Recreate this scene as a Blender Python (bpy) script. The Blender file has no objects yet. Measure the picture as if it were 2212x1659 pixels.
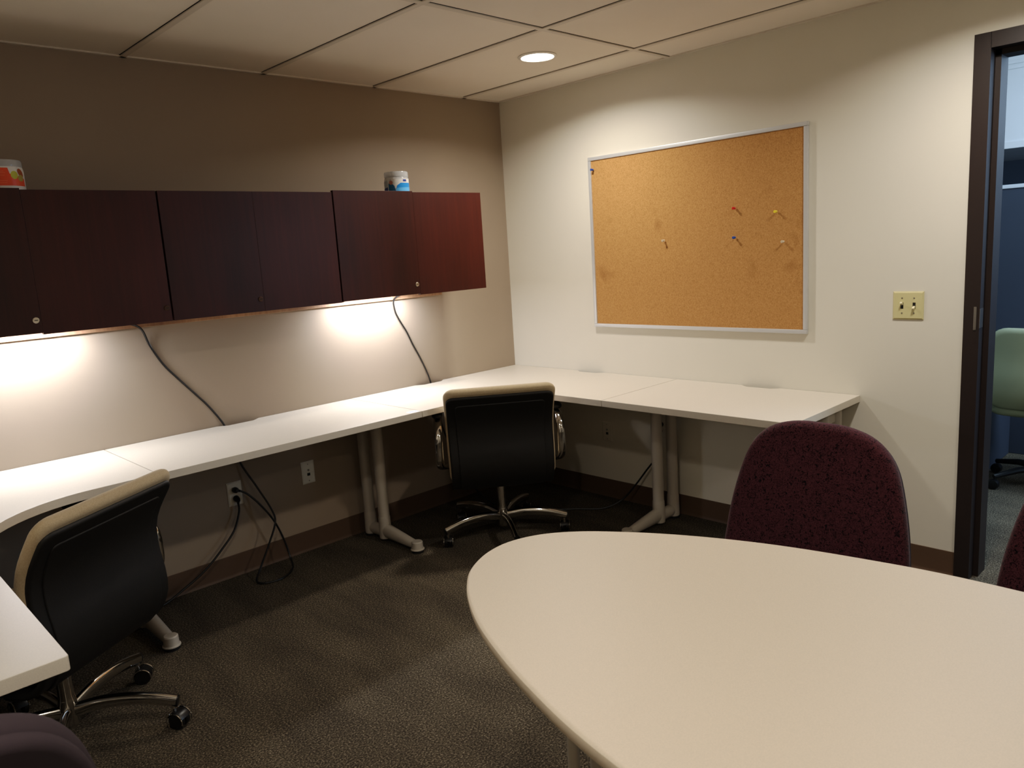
import bpy, bmesh, math, random
from mathutils import Vector, Matrix
random.seed(7)
PI = math.pi
SC = bpy.context.scene
COL = SC.collection
R = math.radians

# ------------------------------------------------------------------ materials
def lin(c):
    return tuple((x/255/12.92 if x/255 <= .04045 else ((x/255+.055)/1.055)**2.4) for x in c) + (1,)

def mat(name, rgb, rough=.5, metal=0, spec=.5, emit=None, estr=0, alpha=None, trans=0, coat=0, sheen=0):
    m = bpy.data.materials.new(name); m.use_nodes = True
    b = m.node_tree.nodes['Principled BSDF']
    b.inputs['Base Color'].default_value = lin(rgb)
    b.inputs['Roughness'].default_value = rough
    b.inputs['Metallic'].default_value = metal
    b.inputs['Specular IOR Level'].default_value = spec
    b.inputs['Transmission Weight'].default_value = trans
    b.inputs['Coat Weight'].default_value = coat
    b.inputs['Sheen Weight'].default_value = sheen
    if emit:
        b.inputs['Emission Color'].default_value = lin(emit)
        b.inputs['Emission Strength'].default_value = estr
    return m

def nodes(m):
    nt = m.node_tree
    return nt, nt.nodes['Principled BSDF']

def coords(nt, scale=(1, 1, 1), kind='Object'):
    tc = nt.nodes.new('ShaderNodeTexCoord'); mp = nt.nodes.new('ShaderNodeMapping')
    nt.links.new(tc.outputs[kind], mp.inputs['Vector']); mp.inputs['Scale'].default_value = scale
    return mp.outputs['Vector']

def noise(nt, vec, scale, detail=2, rough=.5, dist=0):
    n = nt.nodes.new('ShaderNodeTexNoise'); n.inputs['Scale'].default_value = scale
    n.inputs['Detail'].default_value = detail; n.inputs['Roughness'].default_value = rough
    n.inputs['Distortion'].default_value = dist
    nt.links.new(vec, n.inputs['Vector']); return n.outputs['Fac']

def ramp(nt, fac, stops):
    r = nt.nodes.new('ShaderNodeValToRGB'); e = r.color_ramp.elements
    while len(e) < len(stops): e.new(.5)
    for el, (p, c) in zip(e, stops): el.position = p; el.color = lin(c)
    nt.links.new(fac, r.inputs['Fac']); return r.outputs['Color']

def mix(nt, a, b, fac, mode='MIX'):
    x = nt.nodes.new('ShaderNodeMix'); x.data_type = 'RGBA'; x.blend_type = mode
    for sock, v in ((x.inputs['Factor'], fac), (x.inputs['A'], a), (x.inputs['B'], b)):
        if hasattr(v, 'links'): nt.links.new(v, sock)
        else: sock.default_value = v
    return x.outputs['Result']

def bump(nt, b, h, strength=.2, dist=.002):
    k = nt.nodes.new('ShaderNodeBump'); k.inputs['Strength'].default_value = strength
    k.inputs['Distance'].default_value = dist
    nt.links.new(h, k.inputs['Height']); nt.links.new(k.outputs['Normal'], b.inputs['Normal'])

def paint(name, rgb, rough=.6, var=.05):
    m = mat(name, rgb, rough, spec=.3); nt, b = nodes(m)
    v = coords(nt)
    big = ramp(nt, noise(nt, v, 1.3, 3), [(.3, tuple(c*(1-var) for c in rgb)), (.7, rgb)])
    nt.links.new(big, b.inputs['Base Color'])
    bump(nt, b, noise(nt, v, 220, 2), .12, .001)
    return m

def laminate(name, rgb, rough=.38):
    m = mat(name, rgb, rough, spec=.4); nt, b = nodes(m); v = coords(nt)
    c = ramp(nt, noise(nt, v, 420, 2, .6), [(.35, tuple(x*.978 for x in rgb)), (.65, tuple(min(255, x*1.01) for x in rgb))])
    nt.links.new(c, b.inputs['Base Color'])
    bump(nt, b, noise(nt, v, 700, 2), .05, .0005)
    return m

def wood(name, a, b_, rough=.36):
    m = mat(name, a, rough, spec=.45); nt, b = nodes(m)
    s = noise(nt, coords(nt, (26, 26, 1.1)), 2.2, 5, .6, .6)
    big = noise(nt, coords(nt, (1.5, 1.5, .7)), 2.1, 2)
    c1 = ramp(nt, s, [(.32, a), (.72, b_)])
    c2 = mix(nt, c1, ramp(nt, big, [(.3, (178, 172, 172)), (.72, (255, 255, 255))]), 1.0, 'MULTIPLY')
    nt.links.new(c2, b.inputs['Base Color'])
    bump(nt, b, s, .05, .0006)
    return m

def carpet_mat():
    m = mat('carpet', (70, 62, 54), 1.0, spec=.05); nt, b = nodes(m); v = coords(nt)
    f = noise(nt, v, 170, 3, .75)
    c = ramp(nt, f, [(.30, (32, 29, 25)), (.47, (81, 75, 65)), (.56, (105, 97, 85)), (.68, (164, 153, 134))])
    streak = noise(nt, coords(nt, (3.2, .8, 1)), 2.2, 3)
    c = mix(nt, c, ramp(nt, streak, [(.3, (205, 202, 200)), (.7, (255, 252, 246))]), 1.0, 'MULTIPLY')
    nt.links.new(c, b.inputs['Base Color']); bump(nt, b, f, .6, .004)
    return m

def tan_fabric():
    m = mat('tan_fabric', (176, 150, 112), .95, spec=.1, sheen=.15); nt, b = nodes(m)
    w = noise(nt, coords(nt), 330, 3, .7)
    c = ramp(nt, w, [(.3, (168, 149, 120)), (.7, (188, 170, 141))])
    nt.links.new(c, b.inputs['Base Color']); bump(nt, b, w, .25, .001)
    return m

def burgundy_fabric():
    m = mat('burgundy_fabric', (84, 38, 48), .95, spec=.08, sheen=.12); nt, b = nodes(m)
    v = coords(nt)
    f = noise(nt, v, 110, 2.5, .6, 1.8)
    g = noise(nt, v, 260, 2)
    c = ramp(nt, f, [(.38, (18, 12, 17)), (.455, (80, 45, 52)), (.60, (91, 52, 58)), (.66, (46, 26, 34))])
    c = mix(nt, c, ramp(nt, g, [(.3, (190, 186, 190)), (.7, (255, 255, 255))]), 1.0, 'MULTIPLY')
    nt.links.new(c, b.inputs['Base Color']); bump(nt, b, g, .3, .001)
    return m

def cork_mat():
    m = mat('cork', (190, 130, 72), .9, spec=.1); nt, b = nodes(m); v = coords(nt)
    f = noise(nt, v, 210, 4, .75)
    c = ramp(nt, f, [(.28, (130, 96, 58)), (.45, (176, 129, 82)), (.6, (187, 140, 90)), (.72, (202, 163, 114))])
    st = ramp(nt, noise(nt, v, 4.5, 3, .6), [(.26, (190, 178, 170)), (.38, (255, 255, 255))])
    c = mix(nt, c, st, .55, 'MULTIPLY')
    nt.links.new(c, b.inputs['Base Color']); bump(nt, b, f, .3, .001)
    return m

M = {}
M['wall_taupe'] = paint('taupe_paint', (160, 145, 128), .55)
M['wall_white'] = paint('offwhite_paint', (222, 216, 202), .5, .02)
M['ceiling'] = paint('ceiling_tile', (238, 228, 214), .9, .03)
M['grid'] = mat('ceiling_grid_metal', (214, 204, 190), .5)
M['carpet'] = carpet_mat()
M['base'] = paint('brown_cove_base', (98, 78, 62), .5)
M['lam'] = laminate('desk_laminate', (209, 200, 185))
M['tablelam'] = laminate('table_laminate', (209, 194, 173), .47)
M['legmetal'] = mat('grey_beige_leg_paint', (186, 178, 166), .42)
M['rubber'] = mat('black_rubber', (16, 16, 16), .7)
M['wood'] = wood('mahogany', (62, 22, 18), (74, 28, 22), .42)
M['woodrail'] = wood('rail_wood', (170, 128, 96), (196, 156, 120), .5)
M['dark'] = mat('dark_gap', (10, 8, 8), .9)
M['lock'] = mat('lock_metal', (200, 192, 178), .35, 1)
M['darklock'] = mat('dark_lock', (84, 62, 50), .45, .8)
M['chrome'] = mat('chrome', (205, 203, 200), .09, 1)
M['tan'] = tan_fabric()
M['black'] = mat('black_vinyl', (30, 28, 26), .55, spec=.35)
bump(*nodes(M['black']), noise(M['black'].node_tree, coords(M['black'].node_tree), 320, 3), .25, .001)
M['blackplastic'] = mat('black_plastic', (18, 17, 17), .35)
M['burg'] = burgundy_fabric()
M['cork'] = cork_mat()
M['greyfab'] = paint('grey_purple_fabric', (62, 53, 58), .95, .1)
M['backshell'] = mat('grey_purple_shell', (66, 58, 63), .7, spec=.2)
M['alum'] = mat('aluminium', (208, 208, 208), .42, .45)
M['ivory'] = mat('ivory_plastic', (206, 196, 148), .4)
M['ivory2'] = mat('ivory_toggle', (226, 216, 178), .35)
M['plate'] = mat('outlet_plate', (214, 208, 196), .4)
M['platewhite'] = mat('white_plate', (224, 222, 214), .4)
M['slot'] = mat('slot_black', (14, 13, 12), .6)
M['frame'] = mat('black_door_frame', (44, 35, 33), .45, spec=.4)
bump(*nodes(M['frame']), noise(M['frame'].node_tree, coords(M['frame'].node_tree), 160, 3), .15, .001)
M['cord'] = mat('black_cord', (17, 17, 18), .38)
M['cordgrey'] = mat('grey_green_cord', (56, 62, 60), .5)
M['lens'] = mat('lamp_lens', (255, 255, 255), .4, emit=(255, 244, 226), estr=14)
M['tube'] = mat('tube_glow', (255, 255, 255), .4, emit=(255, 244, 240), estr=8)
M['whitemetal'] = mat('white_metal', (232, 228, 220), .4)
M['orange'] = mat('orange_label', (226, 84, 42), .4)
M['orangetext'] = mat('orange_text', (240, 128, 88), .4)
M['labelwhite'] = mat('white_label', (228, 226, 222), .4)
M['lime'] = mat('lime_fruit', (186, 184, 30), .4)
M['olive'] = mat('olive_fruit', (170, 156, 78), .4)
M['peach'] = mat('brown_fruit', (160, 82, 34), .4)
M['blue'] = mat('blue_label', (26, 140, 228), .4)
M['lightblue'] = mat('light_blue_label', (96, 184, 246), .4)
M['navy'] = mat('navy_label', (34, 66, 150), .4)
M['teal'] = mat('teal_label', (40, 116, 168), .4)
M['greyblue'] = mat('grey_blue_label', (178, 194, 206), .4)
M['skin'] = mat('pinkish_spot', (186, 128, 112), .5)
M['clear'] = mat('clear_plastic', (228, 230, 232), .14, trans=.5)
M['clear'].node_tree.nodes['Principled BSDF'].inputs['IOR'].default_value = 1.35
M['pinred'] = mat('pin_red', (196, 40, 34), .3)
M['pinblue'] = mat('pin_blue', (30, 70, 150), .3)
M['pinyellow'] = mat('pin_yellow', (236, 210, 60), .3)
M['pinclear'] = mat('pin_clear', (226, 208, 180), .2, trans=.35)
M['steel'] = mat('steel', (170, 168, 165), .3, 1)
M['mint'] = paint('mint_fabric', (146, 150, 122), .9, .05)
M['panelblue'] = paint('blue_panel_fabric', (66, 70, 80), .95, .08)
M['panelcap'] = mat('panel_cap', (200, 205, 212), .4)
M['officewall'] = paint('office_far_wall', (96, 104, 116), .7)
M['officewhite'] = paint('office_white', (226, 228, 230), .6)
M['sticker'] = mat('sticker_white', (244, 244, 250), .5)
M['stickerink'] = mat('sticker_ink', (112, 120, 190), .5)

# ------------------------------------------------------------------ mesh helpers
def catmull(pts, n=8, closed=False):
    P = [Vector(p) for p in pts]; out = []
    N = len(P)
    for i in range(N if closed else N-1):
        if closed: a, b, c, d = P[(i-1) % N], P[i], P[(i+1) % N], P[(i+2) % N]
        else: a, b, c, d = P[max(i-1, 0)], P[i], P[i+1], P[min(i+2, N-1)]
        for k in range(n):
            t = k/n
            out.append(.5*((2*b)+(c-a)*t+(2*a-5*b+4*c-d)*t*t+(3*b-a-3*c+d)*t**3))
    if not closed: out.append(P[-1])
    return out

def absorb(bm, tmp, mtx=None):
    me = bpy.data.meshes.new('tmp'); tmp.to_mesh(me); tmp.free()
    if mtx is not None: me.transform(mtx)
    bm.from_mesh(me); bpy.data.meshes.remove(me)

def box(bm, x0, x1, y0, y1, z0, z1, bev=0, seg=2, mtx=None):
    t = bmesh.new()
    bmesh.ops.create_cube(t, size=1)
    for v in t.verts:
        v.co = Vector(((x0+x1)/2+v.co.x*(x1-x0), (y0+y1)/2+v.co.y*(y1-y0), (z0+z1)/2+v.co.z*(z1-z0)))
    if bev: bmesh.ops.bevel(t, geom=t.edges[:], offset=bev, segments=seg, affect='EDGES', profile=.5)
    absorb(bm, t, mtx)

def prism(bm, pts, z0, z1, bev=0, seg=2, both=True):
    t = bmesh.new()
    vs = [t.verts.new((p[0], p[1], z0)) for p in pts]
    f = t.faces.new(vs); f.normal_update()
    r = bmesh.ops.extrude_face_region(t, geom=[f])
    for v in [g for g in r['geom'] if isinstance(g, bmesh.types.BMVert)]: v.co.z = z1
    bmesh.ops.recalc_face_normals(t, faces=t.faces[:])
    if bev:
        es = [e for e in t.edges if abs(e.verts[0].co.z-e.verts[1].co.z) < 1e-6 and (both or e.verts[0].co.z == z1)]
        bmesh.ops.bevel(t, geom=es, offset=bev, segments=seg, affect='EDGES', profile=.5)
    absorb(bm, t)

def tube(bm, pts, rx, ry=None, n=12, closed=False, up=(0, 0, 1)):
    """sweep an ellipse; rx across, ry along 'up'; scalars or lists per point"""
    P = [Vector(p) for p in pts]; N = len(P); rings = []
    up = Vector(up)
    for i, p in enumerate(P):
        a = P[(i-1) % N] if closed or i > 0 else P[i]
        b = P[(i+1) % N] if closed or i < N-1 else P[i]
        t = (b-a).normalized()
        s = t.cross(up)
        if s.length < .05: s = t.cross(Vector((0, 1, 0)) if abs(t.y) < .9 else Vector((1, 0, 0)))
        if rings and s.dot(last) < 0: s = -s
        s.normalize(); last = s.copy(); u = s.cross(t).normalized()
        ax = rx[i] if isinstance(rx, (list, tuple)) else rx
        ay = ax if ry is None else (ry[i] if isinstance(ry, (list, tuple)) else ry)
        rings.append([bm.verts.new(p+s*math.cos(2*PI*k/n)*ax+u*math.sin(2*PI*k/n)*ay) for k in range(n)])
    for i in range(N if closed else N-1):
        A, B = rings[i], rings[(i+1) % N]
        for k in range(n): bm.faces.new((A[k], A[(k+1) % n], B[(k+1) % n], B[k]))
    if not closed:
        bm.faces.new(rings[0][::-1]); bm.faces.new(rings[-1])

def lathe(bm, prof, n=32, mtx=None, cap=True):
    t = bmesh.new(); rings = []
    for r, z in prof:
        if r < 1e-6: rings.append([t.verts.new((0, 0, z))])
        else: rings.append([t.verts.new((r*math.cos(2*PI*k/n), r*math.sin(2*PI*k/n), z)) for k in range(n)])
    for A, B in zip(rings, rings[1:]):
        for k in range(n):
            if len(A) == 1 and len(B) == 1: continue
            if len(A) == 1: t.faces.new((A[0], B[k], B[(k+1) % n]))
            elif len(B) == 1: t.faces.new((A[k], B[0], A[(k+1) % n]))
            else: t.faces.new((A[k], B[k], B[(k+1) % n], A[(k+1) % n]))
    if cap:
        if len(rings[0]) > 1: t.faces.new(rings[0])
        if len(rings[-1]) > 1: t.faces.new(rings[-1][::-1])
    bmesh.ops.recalc_face_normals(t, faces=t.faces[:])
    absorb(bm, t, mtx)

def rrect(w, s0, s1, r, n=6, taper=0, edge=8):
    """rounded rectangle outline in (x,s), centred in x; taper narrows the s0 end"""
    pts = []
    h = w/2
    cs = [(h-r, s1-r, 0), (-h+r, s1-r, 90), (-h+r, s0+r, 180), (h-r, s0+r, 270)]
    arcs = [[(cx+r*math.cos(R(a0+90*k/n)), cy+r*math.sin(R(a0+90*k/n))) for k in range(n+1)] for cx, cy, a0 in cs]
    for i in range(4):
        pts += arcs[i]
        p, q = arcs[i][-1], arcs[(i+1) % 4][0]
        for k in range(1, edge): pts.append((p[0]+(q[0]-p[0])*k/edge, p[1]+(q[1]-p[1])*k/edge))
    return [(x*(1-taper*(s1-s)/(s1-s0)), s) for x, s in pts]

def slab(bm, out, t0, t1, re, fn, rings=6, seg=4, crown=0):
    """closed pad: outline 'out' in (x,s), thickness t0..t1, rounded rim re, mapped by fn(x,s,t)"""
    cx = sum(p[0] for p in out)/len(out); cs = (min(p[1] for p in out)+max(p[1] for p in out))/2
    hw = max(abs(p[0]-cx) for p in out); hs = max(abs(p[1]-cs) for p in out)
    def scaled(f, d):
        return [((p[0]-cx)*f*(1-d/hw)+cx, (p[1]-cs)*f*(1-d/hs)+cs) for p in out]
    L = []
    re = min(re, (t1-t0)/2-1e-4)
    for k in range(1, rings+1):
        f = k/rings
        L.append(([*scaled(f, re)], t1+crown*(1-f*f)))
    for k in range(1, seg+1):
        a = R(90*k/seg); L.append((scaled(1, re*(1-math.sin(a))), t1-re*(1-math.cos(a))))
    for k in range(0, seg+1):
        a = R(90*k/seg); L.append((scaled(1, re*(1-math.cos(a))), t0+re*(1-math.sin(a))))
    for k in range(rings-1, 0, -1): L.append((scaled(k/rings, re), t0))
    t = bmesh.new(); n = len(out)
    c0 = t.verts.new(fn(cx, cs, t1+crown)); c1 = t.verts.new(fn(cx, cs, t0))
    V = [[t.verts.new(fn(x, s, tt)) for x, s in ol] for ol, tt in L]
    for k in range(n):
        t.faces.new((c0, V[0][k], V[0][(k+1) % n])); t.faces.new((c1, V[-1][(k+1) % n], V[-1][k]))
    for A, B in zip(V, V[1:]):
        for k in range(n): t.faces.new((A[k], B[k], B[(k+1) % n], A[(k+1) % n]))
    bmesh.ops.recalc_face_normals(t, faces=t.faces[:])
    absorb(bm, t)

def obj(name, bm, m, parent=None, sharp=35, loc=None, rot=None):
    me = bpy.data.meshes.new(name)
    bm.to_mesh(me); bm.free()
    for p in me.polygons: p.use_smooth = True
    me.set_sharp_from_angle(angle=R(sharp))
    me.materials.append(m)
    o = bpy.data.objects.new(name, me); COL.objects.link(o)
    wn = o.modifiers.new('weighted_normal', 'WEIGHTED_NORMAL'); wn.keep_sharp = True
    if loc: o.location = loc
    if rot: o.rotation_euler = rot
    if parent is not None: o.parent = parent
    return o

def B(): return bmesh.new()

def tag(o, label, cat, group=None, kind=None):
    if label: o['label'] = label
    if cat: o['category'] = cat
    if group: o['group'] = group
    if kind: o['kind'] = kind
    return o

def thing(name, label, cat, loc=(0, 0, 0), rz=0, group=None):
    o = bpy.data.objects.new(name, None); COL.objects.link(o)
    o.location = loc; o.rotation_euler = (0, 0, rz); o.empty_display_size = .1
    return tag(o, label, cat, group)

def struct(name, bm, m, parent=None, sharp=35):
    o = obj(name, bm, m, parent, sharp)
    if parent is None: o['kind'] = 'structure'
    return o

def dup(root, loc, rz, label, group=None):
    def cp(o, par):
        c = o.copy(); COL.objects.link(c); c.parent = par
        for ch in list(o.children): cp(ch, c)
        return c
    r = cp(root, None); r.location = loc; r.rotation_euler = (0, 0, rz); r['label'] = label
    if group: r['group'] = group
    return r

# ------------------------------------------------------------------ camera
cam = bpy.data.cameras.new('camera'); co = bpy.data.objects.new('camera', cam); COL.objects.link(co)
co.location = (-3.31911, -3.41347, 1.43411); co.rotation_euler = (1.3975, .0618, -.7763)
cam.sensor_fit = 'HORIZONTAL'; cam.sensor_width = 36; cam.lens = 1650.9144/2212*36
cam.clip_start = .02
cam.dof.use_dof = True; cam.dof.focus_distance = 2.3; cam.dof.aperture_fstop = 8
SC.camera = co
ZC = 2.305
XL, YF = -3.63, -5.0

# ------------------------------------------------------------------ setting
b = B(); box(b, XL-.1, 4.3, YF-.1, .1, -.05, 0); struct('floor', b, M['carpet'])
b = B(); box(b, XL-.1, .12, 0, .1, 0, ZC+.1); struct('wall_back', b, M['wall_taupe'])
DY0, DY1, DZ = -2.568, -3.48, 2.045
b = B()
box(b, 0, .13, DY0+.03, 0, 0, ZC+.1); box(b, 0, .13, YF, DY1-.03, 0, ZC+.1); box(b, 0, .13, DY1-.03, DY0+.03, DZ+.03, ZC+.1)
struct('wall_right', b, M['wall_white'])
b = B(); box(b, XL-.1, XL, YF, 0, 0, ZC+.1); struct('wall_left', b, M['wall_white'])
b = B(); box(b, XL-.1, .13, YF-.1, YF, 0, ZC+.1); struct('wall_front', b, M['wall_white'])
b = B(); box(b, XL, 0, YF, 0, ZC, ZC+.08); ceil = struct('ceiling', b, M['ceiling'])
b = B()
gx = [-.284-.61*i for i in range(6)]; gy = [-1.194-1.22*i for i in range(4)]
for x in gx: box(b, x-.012, x+.012, YF, 0, ZC-.006, ZC+.001, .001, 1)
for y in gy: box(b, XL, 0, y-.012, y+.012, ZC-.0055, ZC+.001, .001, 1)
box(b, XL, 0, -.018, 0, ZC-.006, ZC+.001); box(b, -.014, 0, YF, 0, ZC-.006, ZC+.001)
obj('ceiling_grid', b, M['grid'], ceil)
b = B()
for x in gx:
    for s in (-1, 1): box(b, x+s*.0135-.0016, x+s*.0135+.0016, YF, 0, ZC-.0012, ZC+.001)
for y in gy:
    for s in (-1, 1): box(b, XL, 0, y+s*.0135-.0016, y+s*.0135+.0016, ZC-.0012, ZC+.001)
obj('tile_gap', b, M['dark'], ceil)

def cove(name, x0, y0, x1, y1, nx, ny):
    # vinyl base with a little toe, pulled along the wall line
    prof = [(0, 0), (.013, 0), (.012, .004), (.005, .016), (.004, .100), (.0025, .103), (0, .103)]
    b = B(); A = [b.verts.new((x0+nx*d, y0+ny*d, z)) for d, z in prof]; C = [b.verts.new((x1+nx*d, y1+ny*d, z)) for d, z in prof]
    n = len(prof)
    for i in range(n): b.faces.new((A[i], A[(i+1) % n], C[(i+1) % n], C[i]))
    b.faces.new(A); b.faces.new(C[::-1]); bmesh.ops.recalc_face_normals(b, faces=b.faces[:])
    struct(name, b, M['base'])
cove('baseboard_back', XL, 0, -.013, 0, 0, -1)
cove('baseboard_right', 0, 0, 0, -2.512, -1, 0)

# door frame (black steel, doorway to the next room)
b = B()
def frame_leg(y_out, s):           # s=-1: opening lies toward -y
    prof = [(-.012, y_out), (-.012, y_out+s*.055), (.05, y_out+s*.055), (.05, y_out+s*.074), (.142, y_out+s*.074), (.142, y_out), (.13, y_out), (.13, y_out+s*.03), (0, y_out+s*.03), (0, y_out)]
    t = bmesh.new(); vs = [t.verts.new((x, y, 0)) for x, y in prof]; f = t.faces.new(vs)
    r = bmesh.ops.extrude_face_region(t, geom=[f])
    for g in r['geom']:
        if isinstance(g, bmesh.types.BMVert): g.co.z = DZ+.055
    bmesh.ops.recalc_face_normals(t, faces=t.faces[:]); absorb(b, t)
frame_leg(-2.513, -1); frame_leg(DY1-.055, 1)
box(b, -.012, .05, DY1-.001, DY0+.001, DZ, DZ+.055); box(b, .05, .142, DY1-.001, DY0+.001, DZ-.019, DZ+.055)
door = struct('door_1', b, M['frame'])
b = B(); box(b, -.015, -.0119, -2.558, -2.548, 1.022, 1.112, .001); box(b, -.0135, .03, -2.5695, -2.5679, 1.03, 1.104)
obj('strike_plate', b, M['steel'], door)['label'] = 'steel strike plate'

# ------------------------------------------------------------------ next room seen through the doorway
b = B(); box(b, 4.2, 4.3, YF, .1, 0, 2.9); struct('wall_far', b, M['officewall'])
b = B(); box(b, .13, 4.3, 0, .1, 0, 2.9); struct('wall_hall', b, M['officewall'])
b = B(); box(b, .13, 4.3, YF-.1, YF, 0, 2.9); struct('wall_end', b, M['officewall'])
b = B(); box(b, .13, 4.3, YF, .1, 2.75, 2.85); box(b, 0, .13, YF, 0, 2.4, 2.75); struct('ceiling_next', b, M['officewhite'])
b = B(); box(b, 2.5, 4.2, -3.9, -.001, 1.905, 2.74); box(b, 2.492, 2.5, -3.9, -.001, 1.875, 1.915)
for z in (2.355, 2.385): box(b, 2.494, 2.5, -3.9, -.001, z, z+.022, .002)
struct('trim_1', b, M['officewhite'])
cp = thing('cubicle_panel', 'tall blue-grey fabric office partition with pale metal cap beyond the doorway', 'partition', (2.1, -2.6, 0))
b = B(); box(b, -.03, .03, -.9, .75, .0, 1.612, .004); obj('panel', b, M['panelblue'], cp)
b = B(); box(b, -.036, .036, -.9, .75, 1.612, 1.634, .003); obj('top_cap', b, M['panelcap'], cp)['label'] = 'pale metal cap'
cp2 = thing('cubicle_panel', 'low dark partition end standing behind the mint chair', 'partition', (1.42, -2.2, 0))
b = B(); box(b, 0, .64, -.03, .03, .0, .66, .004); obj('panel', b, M['panelblue'], cp2)
b = B(); box(b, -.03, 0, -.034, .034, 0, .68, .003); obj('end_post', b, M['panelblue'], cp2)

# ------------------------------------------------------------------ desks
ZD, TH, D = .725, .030, .607
def notch(c, hw=.10, d=.03, n=10):
    """(offset along wall, depth) of the shallow cable cut-out"""
    out = []
    for k in range(n+1):
        u = -1+2*k/n
        e = max(0, min(1, (1-abs(u))/.38)); out.append((c+u*hw, d*e*e*(3-2*e)))
    return out
def arc(cx, cy, r, a0, a1, n=14): return [(cx+r*math.cos(R(a0+(a1-a0)*k/n)), cy+r*math.sin(R(a0+(a1-a0)*k/n))) for k in range(n+1)]
G = .0017; WY = -.002      # seam gap, clearance to the wall

def leg_mesh():
    """twin-post foot leg: posts near y=0 (wall side), foot runs to local -y"""
    p = B()
    for y in (-.075, -.205):
        lathe(p, [(.0285, .06), (.0285, ZD-TH)], 24, Matrix.Translation((0, y, 0)))
    box(p, -.03, .03, -.26, -.03, ZD-TH-.006, ZD-TH-.0005, .001)
    box(p, -.012, .012, -.19, -.09, .62, ZD-TH-.006, .003)
    f = B()
    for y in (-.075, -.205):
        lathe(f, [(.031, .014), (.0325, .02), (.0325, .05), (.0305, .125), (.0287, .13)], 24, Matrix.Translation((0, y, 0)))
    tube(f, [(0, -.075, .045), (0, -.205, .045)], .026, .032, 14)
    tube(f, [(0, -.2, .055), (0, -.30, .047), (0, -.40, .038), (0, -.475, .033)], [.029, .0275, .025, .022], [.04, .033, .025, .018], 16)
    lathe(f, [(.029, .012), (.034, .014), (.034, .018), (.029, .020), (.0275, .052), (.024, .056), (0, .056)], 24, Matrix.Translation((0, -.472, 0)))
    gs = []
    for y in (-.07, -.472):
        g = B(); lathe(g, [(.03, 0), (.03, .013)], 20, Matrix.Translation((0, y, 0))); gs.append(g)
    return p, f, gs
def leg(parent, x, y, rz=0):
    p, f, g = leg_mesh()
    l = obj('leg', p, M['legmetal'], parent, loc=(x, y, 0), rot=(0, 0, rz))
    obj('foot', f, M['legmetal'], l); [obj('glide', q, M['rubber'], l) for q in g]
    return l

XS1, XS2, YS1, YE = -1.212, -2.405, -1.195, -2.123
dk = thing('desk', 'straight light grey desk between the two corner desks along the taupe wall', 'desk', (0, 0, 0))
pts = [(XS1-G, -D), (XS1-G, WY)] + [(x, WY-d) for x, d in reversed(notch(-1.825))] + [(XS2+G, WY), (XS2+G, -D)]
b = B(); prism(b, pts, ZD-TH, ZD, .0018); obj('desktop', b, M['lam'], dk)
leg(dk, XS1, -.005); leg(dk, XS2, -.005)

d2 = thing('desk', 'straight light grey desk under the corkboard, nearest the doorway', 'desk', (0, 0, 0))
DB = .622
pts = [(WY, YS1-G), (-DB, YS1-G), (-DB, YE), (WY, YE)] + [(WY-d, y) for y, d in notch(-1.665)]
b = B(); prism(b, pts, ZD-TH, ZD, .0018); obj('desktop', b, M['lam'], d2)
leg(d2, -.005, YS1-.01, -PI/2); leg(d2, -.005, YE+.075, -PI/2)

def corner_leg(parent, x, y):
    p = B(); lathe(p, [(.0285, .02), (.0285, ZD-TH)], 24); l = obj('leg', p, M['legmetal'], parent, loc=(x, y, 0))
    g = B(); lathe(g, [(.034, 0), (.034, .02), (.03, .03)], 20); obj('glide', g, M['rubber'], l)
d3 = thing('corner_desk', 'light grey curved corner desk where the taupe and white walls meet', 'desk', (0, 0, 0))
pts = [(WY, WY)] + [(x, WY-d) for x, d in reversed(notch(-.69))] + [(XS1+G, WY), (XS1+G, -D)]
pts += arc(-1.0, -.997, .39, 90, 15, 12) + [(-DB, YS1+G), (WY, YS1+G)] + [(WY-d, y) for y, d in notch(-.62)]
b = B(); prism(b, pts, ZD-TH, ZD, .0018); obj('desktop', b, M['lam'], d3)
corner_leg(d3, -.08, -.08)
d4 = thing('corner_desk', 'light grey curved corner desk at the left end of the taupe wall', 'desk', (0, 0, 0))
YS4 = -1.213
pts = [(XS2-G, WY), (XL+.002, WY), (XL+.002, YS4+G), (-3.01, YS4+G)] + arc(-2.62, -.997, .39, 180, 90, 14) + [(XS2-G, -D)]
b = B(); prism(b, pts, ZD-TH, ZD, .0018); obj('desktop', b, M['lam'], d4)
corner_leg(d4, XL+.08, -.08)
d5 = thing('desk', 'short light grey desk at the left edge, nearest the camera', 'desk', (0, 0, 0))
def rpoly(x0, x1, y0, y1, r): return [(x1-r+r*math.cos(R(a)), y0+r+r*math.sin(R(a))) for a in (-90, -60, -30, 0)]+[(x1, y1), (x0, y1), (x0, y0)]
b = B(); prism(b, rpoly(XL+.002, -3.01, -1.826, YS4-G, .008), ZD-TH, ZD, .002); obj('desktop', b, M['lam'], d5)
leg(d5, XL+.005, -1.70, PI/2)

# small sticker near a desk seam
st = thing('sticker', 'small white sticker with blue marks on the desk edge left of the middle chair', 'sticker', (-1.245, -.582, ZD+.0002))
b = B(); box(b, -.03, .026, -.02, .018, 0, .0005); obj('backing', b, M['sticker'], st)
b = B()
for x, y, w, h in ((-.021, -.004, .010, .003), (-.021, .004, .012, .003), (-.006, -.008, .003, .017), (.001, .002, .010, .003), (.003, -.008, .011, .004), (.016, -.004, .003, .012)):
    box(b, x, x+w, y, y+h, .0005, .0008)
obj('print', b, M['stickerink'], st)

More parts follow.
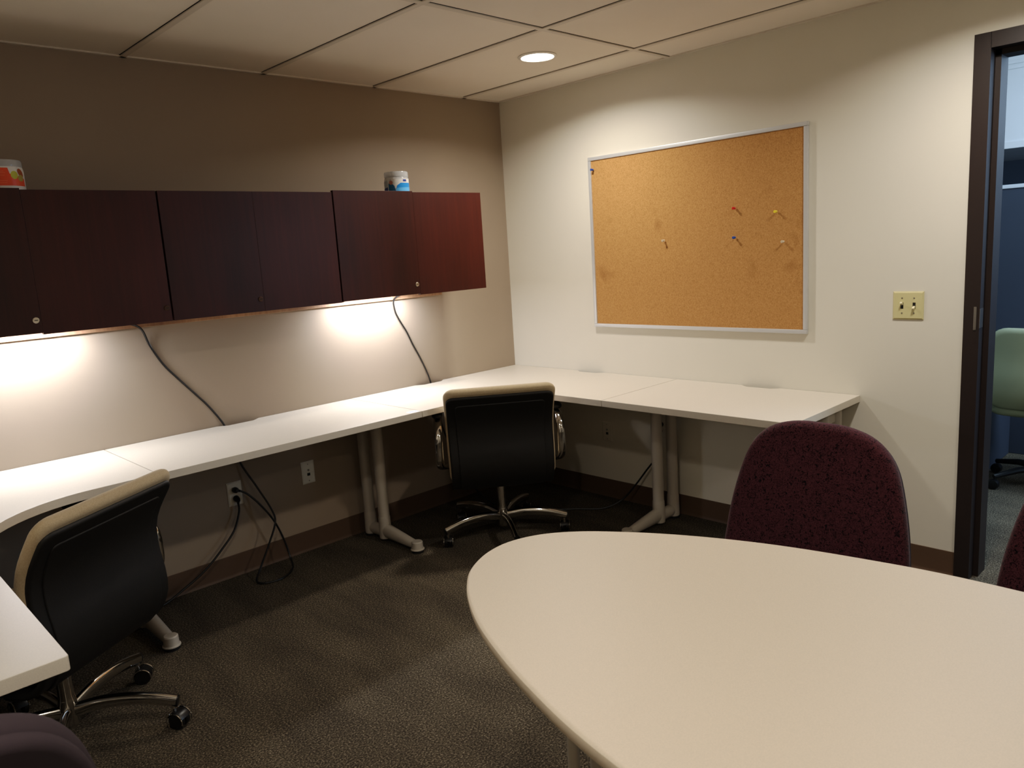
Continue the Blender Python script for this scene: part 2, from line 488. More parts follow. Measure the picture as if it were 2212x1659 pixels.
# ------------------------------------------------------------------ wall cabinets
CD = .38
def cabinet(label, xa, xb, xm, z0=1.247, zt=1.741, lift=(0, 0), locks=(1, 0), x_gap=(.0035, .0035)):
    c = thing('wall_cabinet', label, 'cabinet', ((xa+xb)/2, 0, z0), group='mahogany wall cabinets')
    ox = (xa+xb)/2
    b = B()
    x0, x1 = xa-ox+.002, xb-ox-.002; h = zt-z0
    yb, yf = -.002, -CD+.021
    box(b, x0, x0+.018, yf, -.021, .0, h-.004); box(b, x1-.018, x1, yf, -.021, .0, h-.004)
    box(b, x0+.018, x1-.018, yf, yb, h-.022, h-.004); box(b, x0+.018, x1-.018, yf, -.021, .030, .046)
    box(b, x0+.018, x1-.018, yb-.008, yb, .03, h-.022); box(b, xm-ox-.009, xm-ox+.009, yf, yb-.008, .04, h-.022)
    obj('carcass', b, M['wood'], c)
    for i, (u, v) in enumerate(((xa+x_gap[0], xm-.0002), (xm+.0002, xb-x_gap[1]))):
        b = B(); box(b, u-ox, v-ox, -CD, -CD+.019, lift[i]+.0, h+lift[i], .0008, 2)
        d = obj('door', b, M['wood'], c)
        if locks[i]:
            b = B(); lathe(b, [(.0105, 0), (.0105, .002), (.009, .0035), (0, .0035)], 20, Matrix.Translation((v-ox-.016 , -CD, .051)) @ Matrix.Rotation(R(90), 4, 'X'))
            l = obj('lock', b, M['lock'] if locks[i] == 1 else M['darklock'], d)
            b = B(); lx = v-ox-.016 
            box(b, lx-.0055, lx+.0055, -CD-.0042, -CD-.0033, .0497, .0523); obj('keyhole', b, M['slot'], l)
    return c
X1, X2, X3 = -.545, -1.435, -2.193
cabinet('dark mahogany wall cabinet nearest the corner, with the blue-labelled jar on top', X2, X1, -.990, lift=(.004, -.001))
cabinet('dark mahogany wall cabinet in the middle of the row of three', X3, X2, -1.812, zt=1.737, lift=(0, 0), locks=(2, 0))
cabinet('dark mahogany wall cabinet at the left end, with the orange-labelled jar on top', -3.085, X3, -2.638, zt=1.737, lift=(.005, 0), locks=(1, 2))
b = B(); box(b, -3.08, -.562, -.02, -.0005, 1.211, 1.246, .002)
tag(obj('mounting_rail', b, M['woodrail']), 'pale wooden mounting rail on the taupe wall just under the dark cabinets', 'rail')

def under_light(label, x):
    t = thing('under_cabinet_light', label, 'light', (x, -.10, 1.2535), group='under cabinet lights')
    b = B(); box(b, -.27, .27, -.045, .045, 0, .0242, .004); obj('housing', b, M['whitemetal'], t)
    b = B(); box(b, -.22, .22, -.03, .03, -.004, .0, .0015); obj('diffuser', b, M['tube'], t)
    L = bpy.data.lights.new('under_cabinet_lamp', 'AREA'); L.shape = 'RECTANGLE'; L.size = .42; L.size_y = .05
    L.energy = 8.5; L.color = (.91, .93, 1)
    lo = bpy.data.objects.new('under_cabinet_lamp', L); COL.objects.link(lo); lo.parent = t; lo.location = (0, 0, -.006)
    return t
ULR = under_light('slim under-cabinet light with a black cord, beneath the cabinet nearest the corner', -1.06)
ULL = under_light('slim under-cabinet light with a black cord, beneath the left end cabinet', -2.66)

# ------------------------------------------------------------------ downlights
def downlight(label, x, y, e):
    t = thing('recessed_downlight', label, 'ceiling light', (x, y, ZC), group='recessed ceiling downlights')
    b = B(); lathe(b, [(.078, -.0005), (.088, -.0005), (.090, -.004), (.086, -.007), (.077, -.0075), (.074, -.003)], 48, cap=False)
    obj('trim_ring', b, M['whitemetal'], t)
    b = B(); lathe(b, [(.0765, -.002), (.0765, -.004), (.06, -.0055), (0, -.006)], 48); obj('lens', b, M['lens'], t)
    L = bpy.data.lights.new('downlight_lamp', 'AREA'); L.shape = 'DISK'; L.size = .14; L.energy = e; L.color = (1, .935, .845); L.spread = R(152)
    lo = bpy.data.objects.new('downlight_lamp', L); COL.objects.link(lo); lo.parent = t; lo.location = (0, 0, -.012)
downlight('round glowing recessed ceiling light near the corner of the room', -.587, -.875, 13)
downlight('round recessed ceiling light before the doorway, outside the view', -.60, -2.68, 12)
downlight('round recessed ceiling light above the left foreground, outside the view', -3.05, -2.72, 11.5)
downlight('added recessed ceiling light over the near end of the oval table, outside the view', -1.83, -4.4, 11)  # added, unseen: lifts the bounced light on ceiling and upper walls

# ------------------------------------------------------------------ corkboard
CY, CZ = -.6734, .9843
cb = thing('corkboard', 'large cork notice board in a thin aluminium frame on the white wall', 'notice board', (0, CY, CZ))
W_, H_ = 1.22, .914
b = B(); box(b, -.012, -.002, -W_+.012, -.012, .012, H_-.012); obj('cork_panel', b, M['cork'], cb)
b = B(); fw = .019
for y0, y1, z0, z1 in ((-W_, 0, 0, fw), (-W_, 0, H_-fw, H_), (-fw, 0, fw, H_-fw), (-W_, -W_+fw, fw, H_-fw)):
    box(b, -.019, -.001, y0, y1, z0, z1, .003, 2)
obj('frame', b, M['alum'], cb)
def pin(label, y, z, m, tilt=(0, 0)):
    t = thing('push_pin', label, 'push pin', (-.012, y, z), group='push pins on the corkboard')
    rot = Matrix.Rotation(R(-90)+R(tilt[0]), 4, 'Y') @ Matrix.Rotation(R(tilt[1]), 4, 'X')
    b = B(); lathe(b, [(.0058, .007), (.0058, .009), (.0034, .0115), (.0034, .018), (.0064, .0205), (.0064, .0225), (.005, .024), (0, .024)], 16, rot); obj('head', b, m, t)
    b = B(); lathe(b, [(.0007, -.004), (.0007, .0072)], 8, rot); obj('needle', b, M['steel'], t)
pin('blue push pin at the top left corner of the corkboard', -.708, 1.832, M['pinblue'])
pin('red push pin right of the middle of the corkboard', -1.546, 1.562, M['pinred'])
pin('yellow push pin in the upper right of the corkboard', -1.751, 1.531, M['pinyellow'])
pin('blue push pin straight below the red pin', -1.545, 1.428, M['pinblue'])
pin('clear push pin alone left of the middle of the corkboard', -1.151, 1.434, M['pinclear'])
pin('clear push pin below the yellow pin near the right frame', -1.784, 1.397, M['pinclear'])

# ------------------------------------------------------------------ light switch, outlets
def plate(bm, w, h, t=.006):
    # bevelled cover plate facing local -y
    A = [(-w/2, -h/2), (w/2, -h/2), (w/2, h/2), (-w/2, h/2)]
    v0 = [bm.verts.new((x, 0, z)) for x, z in A]; v1 = [bm.verts.new((x, -t*.45, z)) for x, z in A]
    v2 = [bm.verts.new((x*(1-.012/w), -t, z*(1-.012/h))) for x, z in A]
    for P, Q in ((v0, v1), (v1, v2)):
        for k in range(4): bm.faces.new((P[k], P[(k+1) % 4], Q[(k+1) % 4], Q[k]))
    bm.faces.new(v2); bm.faces.new(v0[::-1])
    bmesh.ops.recalc_face_normals(bm, faces=bm.faces[:])
def face_y(x, z, r, d0, d1, n=16): return None
def disc(bm, x, z, r, y0, y1, n=16):
    lathe(bm, [(r, 0), (r, y0-y1), (0, y0-y1)], n, Matrix.Translation((x, y0, z)) @ Matrix.Rotation(R(90), 4, 'X'))
sw = thing('light_switch', 'ivory double toggle light switch on the white wall beside the doorway', 'light switch', (-.0005, -2.309, 1.114), -PI/2)
b = B(); plate(b, .1165, .114); obj('cover_plate', b, M['ivory'], sw, 20)
for i, x in enumerate((-.023, .023)):
    b = B(); box(b, x-.0055, x+.0055, -.0066, -.0058, -.0125, .0125); s = obj('slot', b, M['slot'], sw)
    b = B(); a = 1 if i == 0 else -1
    box(b, -.0042, .0042, -.019, 0, -.0038, .0038, .001, 2, Matrix.Translation((x, -.003, a*.004)) @ Matrix.Rotation(R(-28*a), 4, 'X'))
    obj('toggle', b, M['ivory2'], s)
    for z in (-.0305, .0305):
        b = B(); disc(b, x, z, .003, -.006, -.0072); box(b, x-.0026, x+.0026, -.0074, -.0071, z-.0005, z+.0005); obj('screw', b, M['steel'], sw)

def data_plate(label, loc, rz, m):
    t = thing('data_outlet', label, 'wall outlet', loc, rz)
    b = B(); plate(b, .07, .114); obj('cover_plate', b, m, t, 20)
    b = B(); disc(b, 0, .012, .0055, -.0055, -.0085); obj('coax_jack', b, M['steel'], t)
    b = B(); box(b, -.008, .008, -.0066, -.0055, -.017, -.003); obj('network_jack', b, M['slot'], t)
    for z in (-.042, .042):
        b = B(); disc(b, 0, z, .003, -.006, -.0072); obj('screw', b, M['steel'], t)
data_plate('white data outlet plate on the taupe wall under the straight desk', (-1.499, -.0005, .4), 0, M['platewhite'])
data_plate('white data outlet plate on the white wall under the corner desk', (-.0005, -.722, .385), -PI/2, M['wall_white'])

def power_plate(label, loc, rz):
    t = thing('power_outlet', label, 'wall outlet', loc, rz)
    b = B(); plate(b, .07, .114); obj('cover_plate', b, M['plate'], t, 20)
    for z in (.0195, -.0195):
        b = B(); slab(b, rrect(.033, -.014, .014, .009), 0, .003, .001, lambda x, s, tt, z=z: (x, -.0055-tt, z+s), 3, 2); s = obj('socket', b, M['plate'], t)
        b = B(); box(b, -.008, -.006, -.0088, -.0084, z-.002, z+.006); box(b, .006, .008, -.0088, -.0084, z-.002, z+.006); disc(b, 0, z-.008, .0022, -.0084, -.0088); obj('slot', b, M['slot'], s)
    return t
power_plate('ivory wall outlet with two black plugs on the taupe wall', (-1.884, -.0005, .393), 0)
power_plate('wall outlet with one black plug on the white wall behind a desk leg', (-.0005, -1.095, .455), -PI/2)

def cord(label, pts, r=.0035, m=None, n=10, plug=None, owner=None):
    m = m or M['cord']
    if owner is None: o = Vector(pts[0]); t = thing('extension_cord', label, 'cord', pts[0])
    else: o = Vector(owner.location); t = owner
    P = [p-o for p in catmull(pts, n)]
    b = B(); tube(b, P, r, None, 8); cab = obj('cable' if owner is None else 'cord', b, m, t)
    if owner: cab['label'] = 'black power cord'; t = cab
    if plug:
        loc, direction, bend = plug
        b = B(); d = Vector(direction).normalized(); p = Vector(loc)-o
        tube(b, [p, p+d*.006, p+d*.02, p+d*.032], [.0135, .0145, .013, .007], None, 14)
        tube(b, [p+d*.022, p+d*.022+Vector(bend)*.5, p+d*.022+Vector(bend)], [.0085, .0065, .0045], None, 10)
        obj('plug', b, M['blackplastic'], t)
    return t
# cord from the left under-cabinet light, through the desk cut-out, a loop on the floor, into the upper socket
cord(None,
     [(-2.40, -.10, 1.262), (-2.27, -.055, 1.238), (-2.20, -.022, 1.206), (-2.168, -.006, 1.13), (-2.122, -.005, 1.04), (-2.065, -.005, .965), (-2.0, -.005, .885), (-1.95, -.006, .82), (-1.90, -.012, .735),
      (-1.876, -.016, .66), (-1.846, -.02, .535), (-1.80, -.05, .42), (-1.757, -.09, .30), (-1.752, -.105, .235), (-1.80, -.12, .15), (-1.862, -.135, .055),
      (-1.905, -.17, .012), (-1.880, -.215, .006), (-1.80, -.225, .006), (-1.722, -.165, .008), (-1.700, -.11, .05), (-1.715, -.085, .15), (-1.748, -.08, .24),
      (-1.795, -.062, .325), (-1.84, -.042, .385), (-1.872, -.03, .409)], .0046,
     plug=((-1.886, -.009, .4125), (0, -1, .1), (.022, .002, -.010)), owner=ULL)
cord('black cord from the lower socket trailing left along the baseboard behind the chair',
     [(-1.886, -.032, .352), (-1.890, -.036, .31), (-1.93, -.05, .235), (-2.00, -.06, .17), (-2.09, -.065, .10), (-2.19, -.06, .045), (-2.30, -.07, .008), (-2.5, -.1, .006), (-2.8, -.12, .006), (-3.2, -.1, .006)], .0048,
     plug=((-1.885, -.009, .3735), (0, -1, -.3), (0, .0, -.022)))
cord(None,
     [(-.84, -.10, 1.262), (-.87, -.06, 1.240), (-.898, -.022, 1.212), (-.885, -.006, 1.15), (-.862, -.005, 1.10), (-.82, -.005, 1.03), (-.785, -.005, .955), (-.745, -.005, .88), (-.71, -.008, .80), (-.69, -.014, .73),
      (-.67, -.018, .62), (-.63, -.04, .4), (-.56, -.12, .15), (-.52, -.25, .02), (-.47, -.40, .006), (-.40, -.58, .006), (-.29, -.72, .006), (-.20, -.835, .008), (-.125, -.905, .05), (-.085, -.965, .13), (-.06, -1.03, .225), (-.04, -1.09, .31), (-.034, -1.11, .38), (-.036, -1.10, .425)], .0046,
     plug=((-.009, -1.096, .475), (-1, 0, -.2), (-.004, .0, -.03)), owner=ULR)

# ------------------------------------------------------------------ jars on the cabinets
def cyl_patch(bm, r, pts, z0=0):
    """polygon given as (angle deg, z) wrapped on a cylinder of radius r"""
    t = bmesh.new(); vs = [t.verts.new((a, z, 0)) for a, z in pts]; f = t.faces.new(vs)
    bmesh.ops.triangulate(t, faces=[f])
    for _ in range(7):
        es = [e for e in t.edges if abs(e.verts[0].co.x-e.verts[1].co.x) > 4]
        if es: bmesh.ops.subdivide_edges(t, edges=es, cuts=1); bmesh.ops.triangulate(t, faces=[g for g in t.faces if len(g.verts) > 3])
    for v in t.verts: a, z = v.co.x, v.co.y; v.co = (r*math.cos(R(a)), r*math.sin(R(a)), z+z0)
    bmesh.ops.recalc_face_normals(t, faces=t.faces[:])
    for f in t.faces:
        c = f.calc_center_median()
        if f.normal.x*c.x+f.normal.y*c.y < 0: f.normal_flip()
    absorb(bm, t)
def ell(ca, cz, ra, rz, n=20, tilt=0):
    return [(ca+ra*math.cos(2*PI*k/n), cz+rz*math.sin(2*PI*k/n)+tilt*math.cos(2*PI*k/n)) for k in range(n)]
# view direction from the jar back to the camera is about angle -125 deg (right jar) / -103 (left jar)
def jar_body(r, h, neck):
    return [(0, 0), (r*.92, 0), (r, .006), (r, h-.02), (r*.985, h-.012), (neck, h-.004), (neck, h)]
jr = thing('candy_jar', 'clear jar with blue and white label and clear lid on the right cabinet', 'jar', (-.990, -.26, 1.7365))
r = .0605
b = B(); lathe(b, jar_body(r, .088, r*.93), 72); obj('jar_body', b, M['clear'], jr)
b = B(); lathe(b, [(r*.955, .083), (r*.97, .086), (r*.97, .103), (r*.93, .109), (0, .1095)], 40); obj('lid', b, M['clear'], jr)
c0 = -139.
b = B(); cyl_patch(b, r+.0004, [(c0-12, .012), (c0+88, .012), (c0+88, .074), (c0-12, .074)]); obj('label_panel', b, M['labelwhite'], jr)
b = B(); cyl_patch(b, r+.0008, [(c0+6, .012), (c0+88, .012), (c0+88, .054), (c0+32, .054), (c0+14, .042)]); obj('blue_band', b, M['blue'], jr)
b = B(); cyl_patch(b, r+.0012, [(c0+8, .012), (c0+88, .012), (c0+88, .034), (c0+8, .030)]); obj('light_blue_band', b, M['lightblue'], jr)
b = B(); cyl_patch(b, r+.0012, [(c0+44, .060), (c0+62, .060), (c0+62, .070), (c0+44, .070)]); obj('blue_block', b, M['navy'], jr)
b = B(); cyl_patch(b, r+.0010, [(c0-28, .012), (c0+8, .012), (c0+2, .040), (c0-10, .052), (c0-28, .052)]); obj('teal_patch', b, M['teal'], jr)
b = B(); cyl_patch(b, r+.0014, ell(c0-14, .056, 9, .010)); obj('pink_spot', b, M['skin'], jr)
b = B(); cyl_patch(b, r+.0008, [(c0-75, .012), (c0-32, .012), (c0-32, .066), (c0-75, .066)]); obj('side_label', b, M['greyblue'], jr)
b = B(); cyl_patch(b, r+.0012, [(c0-75, .012), (c0-32, .012), (c0-32, .036), (c0-75, .030)]); obj('navy_patch', b, M['navy'], jr)
jl = thing('candy_jar', 'white jar with orange label and fruit pictures on the left end cabinet', 'jar', (-2.662, -.30, 1.7325))
r = .062
b = B(); lathe(b, jar_body(r, .088, r*.95), 72); obj('jar_body', b, M['labelwhite'], jl)
b = B(); lathe(b, [(r*.955, .082), (r*.975, .085), (r*.975, .099), (r*.94, .105), (0, .1055)], 40); obj('lid', b, M['clear'], jl)
c0 = -103.
b = B(); cyl_patch(b, r+.0004, [(c0-90, .019), (c0+72, .019), (c0+72, .044), (c0+40, .052), (c0+20, .058), (c0+16, .077), (c0-90, .077)]); obj('orange_label', b, M['orange'], jl)
b = B(); cyl_patch(b, r+.0008, ell(c0+33, .054, 11, .0135)); obj('lime_fruit', b, M['lime'], jl)
b = B(); cyl_patch(b, r+.0007, ell(c0+56, .062, 12, .013, tilt=-.006)); obj('brown_fruit', b, M['peach'], jl)
b = B(); cyl_patch(b, r+.0011, ell(c0+54, .045, 11, .011)); obj('olive_fruit', b, M['olive'], jl)
b = B()
for z, a in ((.065, 4), (.060, 8), (.052, 6), (.034, 12), (.027, 10)): cyl_patch(b, r+.0008, [(c0-22, z), (c0+a, z), (c0+a, z+.0014), (c0-22, z+.0014)])
obj('label_print', b, M['orangetext'], jl)

# ------------------------------------------------------------------ conference table
half = [(-2.613, -3.0), (-2.603, -2.90), (-2.588, -2.80), (-2.566, -2.70), (-2.536, -2.60), (-2.497, -2.49), (-2.445, -2.372), (-2.392, -2.282), (-2.340, -2.214), (-2.280, -2.158), (-2.200, -2.118), (-2.115, -2.108),
        (-2.03, -2.137), (-1.955, -2.203), (-1.890, -2.298), (-1.835, -2.40), (-1.785, -2.52), (-1.745, -2.65), (-1.715, -2.80), (-1.695, -2.95)]
CX, CYT = -2.153, -3.06
ol = half + [(2*CX-x, 2*CYT-y) for x, y in half]
olp = [(p.x, p.y) for p in catmull([(x, y, 0) for x, y in ol], 5, True)]
tb = thing('conference_table', 'large oval light beige conference table in the right foreground', 'table', (CX, CYT, 0))
ZT = .735
b = B()
cxs = [(x-CX, y-CYT) for x, y in olp]
def inset(d):
    o = []
    n = len(cxs)
    for i in range(n):
        a = Vector(cxs[i-1]); c = Vector(cxs[(i+1) % n]); t = (c-a).normalized(); o.append((cxs[i][0]+t.y*d*SGN, cxs[i][1]-t.x*d*SGN))
    return o
area = sum(cxs[i-1][0]*cxs[i][1]-cxs[i][0]*cxs[i-1][1] for i in range(len(cxs)))
SGN = -1 if area > 0 else 1
LV = [(.022, ZT-.034), (.012, ZT-.033), (.005, ZT-.029), (.0015, ZT-.020), (.0, ZT-.010), (.001, ZT-.004), (.004, ZT-.0012), (.008, ZT)]
V = [[b.verts.new((x, y, z)) for x, y in inset(d)] for d, z in LV]
n = len(cxs)
for A, C in zip(V, V[1:]):
    for k in range(n): b.faces.new((A[k], A[(k+1) % n], C[(k+1) % n], C[k]))
b.faces.new(V[0][::-1]); b.faces.new(V[-1]); bmesh.ops.recalc_face_normals(b, faces=b.faces[:])
obj('tabletop', b, M['tablelam'], tb)
for s in (1, -1):
    b = B()
    for dx in (-.0, .075):
        tube(b, [(dx, 0, .04), (dx, 0, ZT-.036)], .0135, None, 16)
    tube(b, [(-.07, 0, .032), (-.03, 0, .04), (.275, 0, .04), (.375, 0, .032)], .0145, None, 14)
    box(b, -.10, .32, -.03, .03, ZT-.040, ZT-.0345, .001)
    lg = obj('leg_frame', b, M['legmetal'], tb, loc=(s*.0-.035*1, s*.70, 0), rot=(0, 0, 0 if s > 0 else PI))
    for x in (-.06, .365):
        b = B(); lathe(b, [(.017, 0), (.02, .004), (.02, .02), (.012, .03)], 16, Matrix.Translation((x, 0, 0)))
        obj('glide', b, M['rubber'], lg)

# ------------------------------------------------------------------ tan and black office chairs
def profile_fn(keys):
    """(y,z) spline -> map(x,s,t): s in metres along the curve from the bottom, t forward along the normal"""
    P = catmull([(0, y, z) for y, z in keys], 12)
    L = [0]
    for a, c in zip(P, P[1:]): L.append(L[-1]+(c-a).length)
    def fn(x, s, t):
        s_ = min(max(s, 0), L[-1]-1e-6)
        i = 0
        while i < len(L)-2 and L[i+1] < s_: i += 1
        u = (s_-L[i])/(L[i+1]-L[i]); p = P[i].lerp(P[i+1], u)
        a = P[max(i-1, 0)]; c = P[min(i+2, len(P)-1)]
        tg = (c-a).normalized(); nrm = Vector((0, tg.z, -tg.y))
        ex = s-s_
        p = p+tg*ex+nrm*t
        return Vector((x, p.y, p.z))
    return fn, L[-1]
BK = [(-.01, .288), (-.10, .290), (-.16, .306), (-.20, .345), (-.226, .405), (-.226, .475), (-.214, .55), (-.214, .62), (-.234, .675), (-.268, .73), (-.300, .776)]
STAR_R = .315
def make_office_chair(label, loc, face):
    t = thing('office_chair', label, 'chair', loc, face-PI/2, 'tan and black office chairs')
    fn, L = profile_fn(BK)
    b = B(); slab(b, rrect(.508, .02, L, .035, taper=.03, edge=16), 0, .022, .009, fn, 8, 3); sh = obj('back_shell', b, M['black'], t)
    b = B(); slab(b, rrect(.425, .14, L-.045, .02, taper=.03, edge=16), -.005, .003, .004, fn, 8, 3); obj('inset_panel', b, M['black'], sh)
    b = B(); slab(b, rrect(.528, .19, L+.028, .045, taper=.03, edge=14), .012, .052, .019, fn, 8, 5, .012); obj('backrest', b, M['tan'], t)
    b = B(); slab(b, rrect(.50, -.20, .27, .06, edge=10), .36, .455, .03, lambda x, s, q: Vector((x, s, q-.25*max(0, s-.17)**1.5)), 6, 5, .012); obj('seat', b, M['tan'], t)
    b = B(); slab(b, rrect(.46, -.12, .24, .06, edge=8), .312, .364, .012, lambda x, s, q: Vector((x, s, q)), 4, 3); obj('seat_pan', b, M['black'], t)
    for s in (-1, 1):
        pth = catmull([(s*.290, .15, .634), (s*.292, .05, .637), (s*.294, -.06, .636), (s*.296, -.125, .622), (s*.298, -.158, .578), (s*.299, -.163, .52), (s*.299, -.155, .462), (s*.296, -.125, .42), (s*.283, -.07, .398), (s*.255, -.02, .385), (s*.20, .02, .35)], 6)
        b = B(); tube(b, pth, .0135, .020, 16, up=(s, 0, .01)); a = obj('armrest', b, M['chrome'], t)
        b = B(); slab(b, rrect(.052, -.10, .19, .024), 0, .026, .012, lambda x, q, w, s=s: Vector((s*.296+x, q, .653+w-.5*max(0, -q-.04)**1.6)), 4, 3, .003); obj('arm_pad', b, M['blackplastic'], a)
    b = B(); lathe(b, [(0, .045), (.022, .045), (.027, .055), (.027, .128), (.0245, .14), (.0232, .15), (.0232, .33), (0, .33)], 28); obj('column', b, M['chrome'], t)
    for k in range(5):
        pth = catmull([(.02, 0, .098), (.10, 0, .113), (.18, 0, .115), (.25, 0, .107), (STAR_R+.012, 0, .088)], 5)
        b = B(); n = len(pth); tube(b, pth, [.0135]*n, [.023-.003*i/n for i in range(n)], 16); lg = obj('leg', b, M['chrome'], t)
        b = B(); d = (pth[-1]-pth[-2]).normalized(); tube(b, [pth[-1], pth[-1]+d*.004], .0138, .0202, 16); obj('end_cap', b, M['blackplastic'], lg)
        b = B(); lathe(b, [(.0065, .052), (.0065, .066), (.010, .067), (.010, .084)], 14)
        # hood: chrome band over twin wheels, trailing
        R_ = .0295
        for sx in (-1, 1):
            pts = [Vector((-.014+R_*math.cos(R(a)), sx*.0225, .028+R_*math.sin(R(a)))) for a in range(-15, 196, 15)]
            tube(b, pts, .0022, .0022, 6, up=(0, 1, 0))
        cs = obj('caster', b, M['chrome'], t)
        b = B()
        for sx in (-1, 1): lathe(b, [(.012, -.009), (.024, -.0085), (.0275, -.005), (.0275, .005), (.024, .0085), (.012, .009)], 24, Matrix.Translation((-.014, sx*.0115, .0275)) @ Matrix.Rotation(R(90), 4, 'X'))
        pts = [Vector((-.014+.0285*math.cos(R(a)), 0, .028+.0285*math.sin(R(a)))) for a in range(20, 161, 20)]
        tube(b, pts, .0205, .0022, 10, up=(0, 0, 1))
        obj('wheel', b, M['blackplastic'], cs)
    return t
def set_star(t, world_angle, swivel):
    k = j = 0
    rz = t.rotation_euler.z
    for ch in t.children:
        nm = ch.name.split('.')[0]
        if nm == 'leg': ch.rotation_euler = (0, 0, R(world_angle+72*k)-rz); k += 1
        if nm == 'caster':
            a = R(world_angle+72*j)-rz; ch.location = (STAR_R*math.cos(a), STAR_R*math.sin(a), 0); ch.rotation_euler = (0, 0, R(swivel[j])-rz); j += 1
oc1 = make_office_chair('tan and black office chair in the middle, tucked into the corner desk', (-.777, -.64, 0), R(52))
set_star(oc1, 22, (40, 60, 222, 45, 225))
oc2 = dup(oc1, (-2.84, -.815, 0), R(122)-PI/2, 'tan and black office chair at the left corner desk', 'tan and black office chairs')
set_star(oc2, -38, (120, 150, 100, 210, 80))

# ------------------------------------------------------------------ burgundy conference chairs
def make_burgundy(label, loc, face):
    t = thing('conference_chair', label, 'chair', loc, face-PI/2, 'burgundy conference chairs')
    keys = [(-.17, .36), (-.185, .45), (-.205, .55), (-.225, .67), (-.25, .80), (-.272, .90)]
    fn, L = profile_fn(keys)
    hw = [(.0, .20), (.04, .245), (.10, .266), (.20, .262), (.30, .249), (.40, .226), (.455, .205), (.495, .175), (.522, .135), (.537, .085), (.542, .04)]
    sc = (L+.0)/.542
    rt = catmull([(w, s*sc, 0) for s, w in hw], 3)
    lf = [Vector((-p.x, p.y, 0)) for p in reversed(rt)]
    out = [(p.x, p.y) for p in rt] + [(x, L) for x in (.02, 0, -.02)] + [(p.x, p.y) for p in lf] + [(-.12, 0), (-.05, 0), (.05, 0), (.12, 0)]
    b = B(); slab(b, out, 0, .062, .028, fn, 8, 5, .004); obj('backrest', b, M['burg'], t)
    b = B(); slab(b, [(x*.975, q*.975+.006) for x, q in out], -.014, .02, .014, fn, 8, 4); obj('back_shell', b, M['backshell'], t)['label'] = 'plain grey-purple back shell'
    b = B(); slab(b, rrect(.50, -.18, .28, .07, edge=10), .40, .475, .03, lambda x, s, q: Vector((x, s, q)), 6, 5, .012); obj('seat', b, M['burg'], t)
    b = B()
    for x in (-.14, .14): tube(b, catmull([(x, -.02, .39), (x, -.14, .385), (x, -.193, .42), (x, -.218, .52), (x, -.235, .6)], 5), .011, None, 10)
    obj('back_support', b, M['blackplastic'], t)
    for sx in (-1, 1):
        for y0, y1 in ((.2, .235), (-.15, -.235)):
            b = B(); tube(b, [(sx*.2, y0, .405), (sx*.215, (y0+y1)/2, .2), (sx*.228, y1, .012)], .0115, None, 12); l = obj('leg', b, M['blackplastic'], t)
            b = B(); lathe(b, [(.016, 0), (.016, .018), (.012, .022)], 14, Matrix.Translation((sx*.229, y1, 0))); obj('glide', b, M['rubber'], l)
    return t
bc1 = make_burgundy('burgundy patterned conference chair at the far side of the oval table', (-1.50, -2.503, 0), R(178))
dup(bc1, (-1.50, -3.225, 0), R(180)-PI/2, 'burgundy patterned conference chair cut off by the right edge of the view')
fgc = dup(bc1, (-3.345, -2.09, 0), R(98)-PI/2, 'dark grey-purple chair back blurred at the bottom left corner, nearest the camera')

for ch in fgc.children:
    if ch.name.startswith('back') and 'support' not in ch.name:
        ch.data = ch.data.copy(); ch.data.materials[0] = M['greyfab']
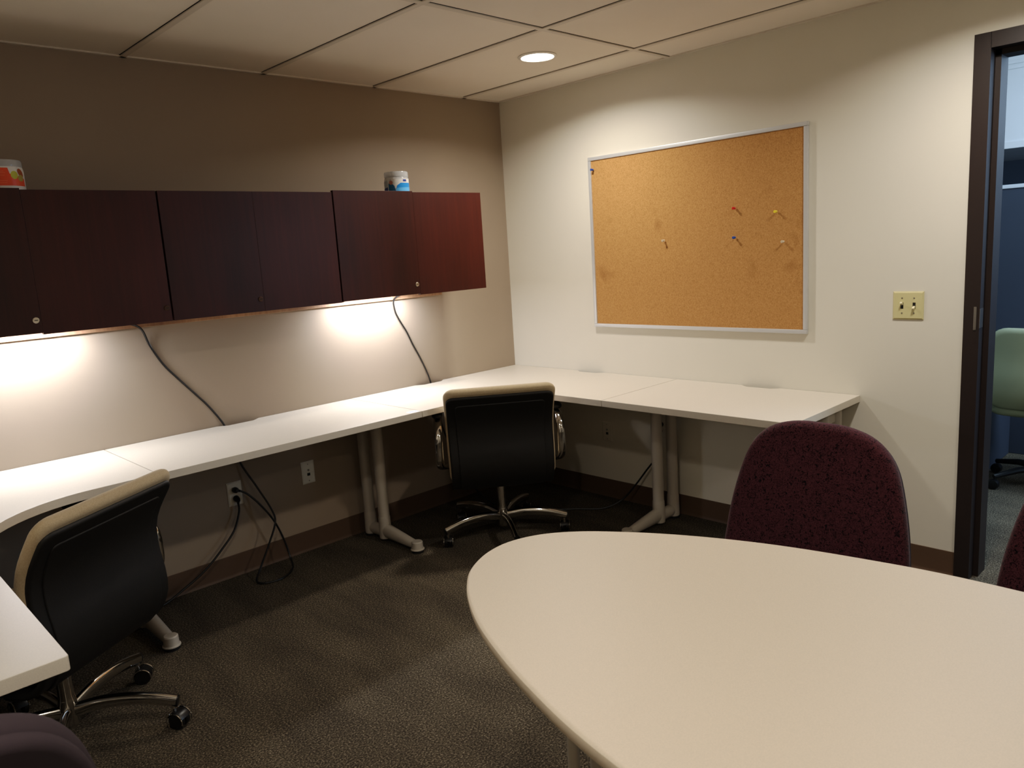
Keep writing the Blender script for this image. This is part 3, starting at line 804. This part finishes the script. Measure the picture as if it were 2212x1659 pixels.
# ------------------------------------------------------------------ mint task chair in the next room
mc = thing('task_chair', 'mint green office chair seen through the doorway', 'chair', (1.48, -2.53, 0), -PI/2+R(-6))
fn, L = profile_fn([(-.20, .43), (-.235, .50), (-.24, .60), (-.225, .72), (-.22, .875)])
b = B(); slab(b, rrect(.47, 0, L, .09, edge=10), 0, .06, .028, fn, 8, 5); obj('backrest', b, M['mint'], mc)
b = B(); slab(b, rrect(.48, -.2, .26, .09, edge=8), .40, .475, .03, lambda x, s, q: Vector((x, s, q)), 5, 4, .01); obj('seat', b, M['mint'], mc)
b = B(); tube(b, catmull([(0, 0, .385), (0, -.18, .385), (0, -.25, .42), (0, -.255, .55)], 5), .022, .008, 10); obj('back_support', b, M['blackplastic'], mc)
b = B(); lathe(b, [(.03, .06), (.03, .13), (.02, .14), (.02, .4)], 20); obj('column', b, M['blackplastic'], mc)
for k in range(5):
    a = 2*PI*k/5+.3
    b = B(); tube(b, [(0, 0, .10), (.15*math.cos(a), .15*math.sin(a), .095), (.28*math.cos(a), .28*math.sin(a), .07)], [.02, .017, .013], None, 10); lg = obj('leg', b, M['blackplastic'], mc)
    b = B(); lathe(b, [(.01, -.018), (.026, -.016), (.028, 0), (.026, .016), (.01, .018)], 18, Matrix.Translation((.28*math.cos(a), .28*math.sin(a), .028)) @ Matrix.Rotation(R(90), 4, 'X')); obj('caster', b, M['blackplastic'], lg)

# ------------------------------------------------------------------ light in the next room
L = bpy.data.lights.new('office_daylight', 'AREA'); L.shape = 'RECTANGLE'; L.size = 2.0; L.size_y = 1.4
L.energy = 70; L.color = (.50, .72, 1)
lo = bpy.data.objects.new('office_daylight', L); COL.objects.link(lo); lo.location = (2.0, -4.7, 2.0); lo.rotation_euler = (R(80), 0, R(-6))

L = bpy.data.lights.new('office_fill_lamp', 'AREA'); L.shape = 'RECTANGLE'; L.size = 1.2; L.size_y = .6  # added fill from overhead, brightens the next room's floor and mint chair
L.energy = 42; L.color = (.60, .80, 1)
lo = bpy.data.objects.new('office_fill_lamp', L); COL.objects.link(lo); lo.location = (1.1, -2.9, 2.72)
w = bpy.data.worlds.new('world'); SC.world = w; w.use_nodes = True
w.node_tree.nodes['Background'].inputs['Color'].default_value = (.02, .02, .022, 1)
w.node_tree.nodes['Background'].inputs['Strength'].default_value = 1
SC.view_settings.view_transform = 'Standard'
SC.view_settings.look = 'None'
SC.view_settings.exposure = 0
SC.view_settings.gamma = 1.0
SC.view_settings.use_curve_mapping = True
cm = SC.view_settings.curve_mapping; cv = cm.curves[3]
for x, y in ((.02, .0145), (.06, .056), (.14, .150), (.30, .325), (.60, .580)): cv.points.new(x, y)
cv.points[len(cv.points)-1].location = (1, .90)
cm.update()
